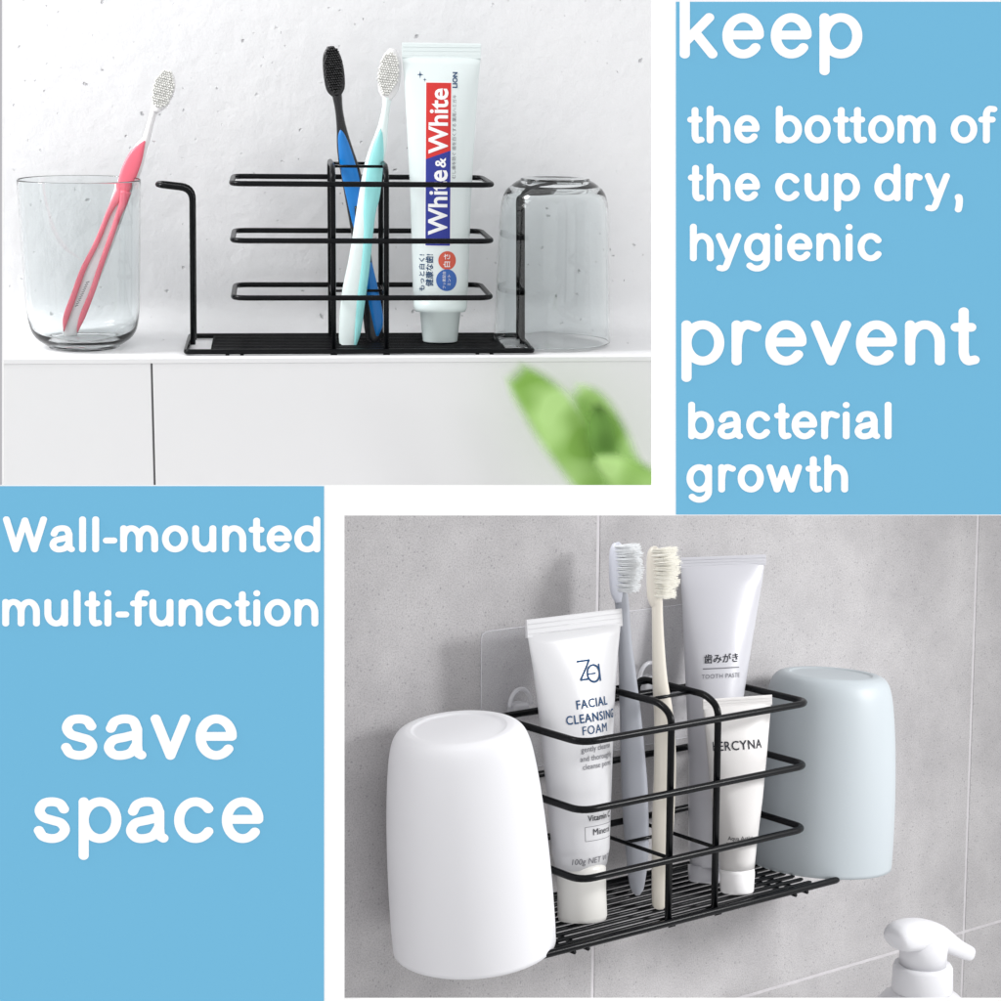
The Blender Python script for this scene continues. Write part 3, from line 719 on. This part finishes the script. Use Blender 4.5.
def stroke2d(pts, w):
    pts = [tuple(np.array(a)+(np.array(b)-np.array(a))*k/6) for a, b in zip(pts[:-1], pts[1:]) for k in range(6)]+[pts[-1]]
    v = []; f = []
    for i in range(len(pts)):
        a = np.array(pts[max(i-1, 0)]); b = np.array(pts[min(i+1, len(pts)-1)]); d = (b-a)/(np.linalg.norm(b-a)+1e-9); n_ = np.array([-d[1], d[0]])*w/2
        p = np.array(pts[i]); v += [tuple(p+n_), tuple(p-n_)]
    return v, [(2*i, 2*i+1, 2*i+3, 2*i+2) for i in range(len(pts)-1)]
zc = hh(672)
za = [stroke2d([(uz-.72, zc+.63), (uz+.22, zc+.63)], .11), stroke2d([(uz+.16, zc+.62), (uz-.62, zc-.38)], .11), stroke2d([(uz-.62, zc-.38), (uz+.02, zc-.38)], .11),
      stroke2d([(uz+.36+.46*math.cos(a/20*6.2832), zc-.12+.46*math.sin(a/20*6.2832)) for a in range(21)], .11), stroke2d([(uz+.83, zc+.36), (uz+.83, zc-.58)], .11), stroke2d([(uz-.08, zc-.12), (uz+.5, zc-.12)], .09)]
T.decal(za, NAVY, 'printed_logo', .035)
for tx, y, sz in (('FACIAL', 703, .66), ('CLEANSING', 717, .66), ('FOAM', 729, .66)):
    T.decal([text2d(tx, sz*1.02, uz+.05, hh(y), 0, .0 if 'M' in tx else .012, spacing=1.12)], NAVY, 'printed_text', .035)
for tx, y in (('For all skin', 740), ('gently cleanse', 747), ('and thoroughly', 756), ('cleanse pores', 764)):
    T.decal([text2d(tx, .42, uz+.1, hh(y), 0, 0)], GINK, 'printed_text', .035)
T.decal([text2d('Vitamin C', .46, uz+.05, hh(815), 0, .006), text2d('Mineral', .50, uz+.15, hh(829), 0, .0)], INK, 'printed_text', .035)
T.decal([stroke2d([(uz-1.05, hh(823)), (uz+1.1, hh(823))], .025), stroke2d([(uz-1.05, hh(837)), (uz+1.1, hh(837))], .025), stroke2d([(uz-1.05, hh(823)), (uz-1.05, hh(837))], .025)], GINK, 'printed_rule', .02)
T.decal([text2d('100g NET WT 3.5', .46, uz-.15, hh(857), 0, .0)], GINK, 'printed_text', .035)

# --- tall toothpaste tube behind
T, hh, k0, fs_ = lower_tube('tall lilac white toothpaste tube standing behind the small warm white tube', (704, 882), (723.5, 556), 3.96, 6.4, -.36,
    [(866, 15, 1.1, .9), (845, 18, 1.35, .9), (760, 24, 1.5, .9), (700, 31, 1.3, .92), (640, 37.5, .95, .95), (580, 43, .45, 1), (566, 44, .12, 1), (565, 44, .1, 1)], 0,
    [(.85, 882), (.9, 880), (1.0, 866), (0, 865)], TUBEL, TUBEL)
T.crimp(hh(567), hh(556), 45*k0/fs_, TUBEL, .05)
T.decal([text2d('歯みがき', .58, -.15, hh(660), 0, .012)], INK, 'printed_text', .035)
T.decal([stroke2d([(-1.35+.24*i, hh(669)) for i in range(11)], .06)], GINK, 'printed_rule', .02)
T.decal([text2d('TOOTH PASTE', .36, -.15, hh(677), 0, .0, spacing=1.1)], GINK, 'printed_text', .035)

# --- small tube in front
T, hh, k0, fs_ = lower_tube('small warm white squeeze tube with one large black word, beside the mint cup', (737, 892), (737.5, 697), 1.44, 2.5, -.32,
    [(868, 18.5, 1.0, .88), (850, 20, 1.2, .88), (800, 26.5, 1.1, .95), (750, 31.5, .85, .98), (716, 34.5, .3, 1), (706, 35.2, .12, 1), (705, 35.2, .1, 1)], 0,
    [(.90, 892), (.96, 890), (1.02, 872), (.98, 868), (0, 867)], TUBEC, PALEP)
T.crimp(hh(707), hh(697), 36*k0/fs_, TUBEC, .05)
T.decal([text2d('HERCYNA', .72, -.42, hh(744), 0, .010, spacing=1.10)], INK, 'printed_text', .035)
T.decal([text2d('Aqua Active', .32, -.3, hh(835), 0, .006), text2d('Firming Moisture', .26, -.3, hh(841), 0, .0)], INK, 'printed_text', .035)

# ------------------------------------------------------------------ clear adhesive hook plates on the tiles
def hook(pl, pr, yt, hxp, hyp, label):
    a = FB.P(pl, yt, YT); xa = a[0]; zt = a[2]; xb = FB.P(pr, yt-(pr-pl)*.11, YT)[0]; zb = zt-8.2
    t = thing('adhesive_hook', label, 'hook', FB, ((xa+xb)/2, YT, zb), 'clear adhesive hooks')
    mb = MB(); box(mb, (xa, YT-.07, zb), (xb, YT-.004, zt)); o = mb.build('plate', CLEAR, t)
    bv = o.modifiers.new('b', 'BEVEL'); bv.width = .0006; bv.segments = 3; bv.limit_method = 'ANGLE'
    mb = MB(); tube(mb, fillet([(xa, YT-.05, zb), (xb, YT-.05, zb), (xb, YT-.05, zt), (xa, YT-.05, zt)], .5, True), .035, 6, True); mb.build('plate_rim', CLEARH, o)
    h = FB.P(hxp, hyp, YT-.9)
    mb = MB(); tube(mb, [h+np.array([.75*math.cos(q), .15, .95*math.sin(q)]) for q in [math.pi*k/12 for k in range(13)]], .13, 10); mb.build('hook_arch', CLEARH, t)
    mb = MB(); box(mb, (h[0]-.5, YT-1.0, h[2]-.7), (h[0]+.5, YT-.08, h[2]+.15)); mb.build('hook_block', CLEARH, t, bevel=.15)
hook(481, 568, 632, 522, 706, 'clear adhesive wall hook behind the navy lettered tube and the white plastic cup')
hook(607, 697, 614, 651, 679, 'clear adhesive wall hook behind the beige toothbrush')

# ------------------------------------------------------------------ pump bottle
yP = 1.5
c_ = FB.P(924, 1040, -1.0); up = np.array([0, 0, 1.0]); kp = FB.cm(c_)
t = thing('pump_bottle', 'white foam pump bottle under the mint cup, only its pump head and shoulder in view', 'bottle', FB, c_-up*9)
def Pp(x, y): return FB.P(x, y, -1.0)
ctr = Pp(922, 990); cz = lambda y: Pp(922, y)[2]
mb = MB(); lathe(mb, [(0, cz(1040)-9), (3.2, cz(1040)-9), (3.4, cz(1040)-8.6), (3.4, cz(1030)), (3.0, cz(1008)), (2.3, cz(996)), (1.75, cz(990)), (1.6, cz(986)), (0, cz(986))], (ctr[0], ctr[1], 0)); fixn(mb.build('bottle_body', PUMP, t))
mb = MB(); lathe(mb, [(0, cz(990)), (1.82, cz(990)), (1.85, cz(988)), (1.80, cz(967)), (1.70, cz(964)), (0, cz(964))], (ctr[0], ctr[1], 0)); fixn(mb.build('collar', PUMP, t))
mb = MB(); lathe(mb, [(0, cz(966)), (1.42, cz(966)), (1.45, cz(950)), (1.5, cz(938)), (0, cz(937))], (ctr[0], ctr[1], 0)); fixn(mb.build('pump_stem', PUMP, t))
mb = MB()
st = [(893.5, 941, 6), (895, 939, 12), (901, 936, 15), (912, 934.5, 16), (924, 934, 15.5), (936, 936, 13.5), (947, 942, 10.5), (958, 948.5, 8.5), (968, 953, 8), (971.5, 954, 7.2)]
P3 = [FB.P(x, y, -1.0) for x, y, _ in st]; v = []; nn = 24
for i, p in enumerate(P3):
    ax = P3[min(i+1, len(st)-1)]-P3[max(i-1, 0)]; ax /= np.linalg.norm(ax)
    sd = np.cross(ax, up); sd /= np.linalg.norm(sd); u2 = np.cross(sd, ax)
    hr = st[i][2]*kp; wr = min(1.75, hr*1.25) if i < 6 else hr*.95
    if i == 0: wr = .8
    for k in range(nn):
        a = 2*math.pi*k/nn; ca, sa = math.cos(a), math.sin(a)
        v.append(p+sd*wr*math.copysign(abs(ca)**.8, ca)+u2*hr*math.copysign(abs(sa)**.8, sa))
mb.add(v, [(i*nn+k, i*nn+(k+1) % nn, (i+1)*nn+(k+1) % nn, (i+1)*nn+k) for i in range(len(st)-1) for k in range(nn)]+[tuple(range(nn))[::-1], tuple((len(st)-1)*nn+k for k in range(nn))])
fixn(mb.build('pump_head', PUMP, t, bevel=0, sub=1))

# ------------------------------------------------------------------ soft leaves at the corner of the white ledge
def leafmat(name, dark, light):
    m = mat(name, light, .6); at = N(m, 'ShaderNodeAttribute', attribute_name='leaf_edge'); co = coords(m)
    L(m, mixc(m, ramp(m, noise(m, co, 26, 1), [(.40, (0, 0, 0)), (.62, (1, 1, 1))]), dark, light), bsdf(m).inputs['Base Color'])
    al = ramp(m, at.outputs['Fac'], [(.02, (0, 0, 0)), (.98, (1, 1, 1))]); al.node.color_ramp.interpolation = 'EASE'
    L(m, al, bsdf(m).inputs['Alpha']); bsdf(m).inputs['Specular IOR Level'].default_value = .1
    return m
LEAF = leafmat('soft_leaf', (.22, .42, .08), (.45, .70, .25))
LEAFD = leafmat('soft_dark_leaf', (.075, .17, .03), (.20, .40, .09))
def leaf(label, spine, y0, y1, mt=None):
    """spine: (px, py, half width px)"""
    sp_ = [tuple(p) for p in smoothprof(spine, 10)]; n = len(sp_); m = 24; v = []; al_ = []
    for i, (x, y, w) in enumerate(sp_):
        a = np.array(sp_[max(i-1, 0)][:2]); b = np.array(sp_[min(i+1, n-1)][:2]); d = (b-a)/np.linalg.norm(b-a); nr = np.array([-d[1], d[0]])
        for j in range(m+1):
            s_ = -1+2*j/m; q = np.array([x, y])+nr*w*s_
            yy = y0+(y1-y0)*i/(n-1)-(1-s_*s_)*.5
            v.append(FT.P(q[0], q[1], yy))
            e = 1-abs(s_); tip = min(1, i/(n-1)*5.0)
            al_.append(max(0, min(1, min(e*w/17.0, tip))))
    f = [(i*(m+1)+j, i*(m+1)+j+1, (i+1)*(m+1)+j+1, (i+1)*(m+1)+j) for i in range(n-1) for j in range(m)]
    mb = MB(); mb.add(v, f)
    o = single('leaf', label, 'leaf', FT, v[-1], mb, mt or LEAF, group=None)
    at_ = o.data.attributes.new('leaf_edge', 'FLOAT', 'POINT'); at_.data.foreach_set('value', al_)
    return o
leaf('blurred light green leaf reaching up over the white ledge tiles', [(508, 366, 13), (524, 382, 25), (545, 405, 32), (564, 432, 34), (588, 464, 34), (620, 500, 40)], -6.0, -7.0)
leaf('blurred light green leaf behind, rounded and rising beside the longer one', [(568, 384, 8), (588, 402, 24), (603, 432, 30), (616, 462, 30), (632, 500, 32)], -5.2, -5.6)
leaf('blurred dark green leaf curled between the light green leaves', [(594, 398, 6), (600, 418, 19), (603, 440, 22), (607, 462, 18), (612, 480, 7)], -7.4, -7.8, LEAFD)
leaf('blurred light green leaf lowest in the corner of the white ledge', [(590, 456, 8), (612, 468, 22), (640, 486, 30), (680, 512, 34)], -8.4, -8.8)
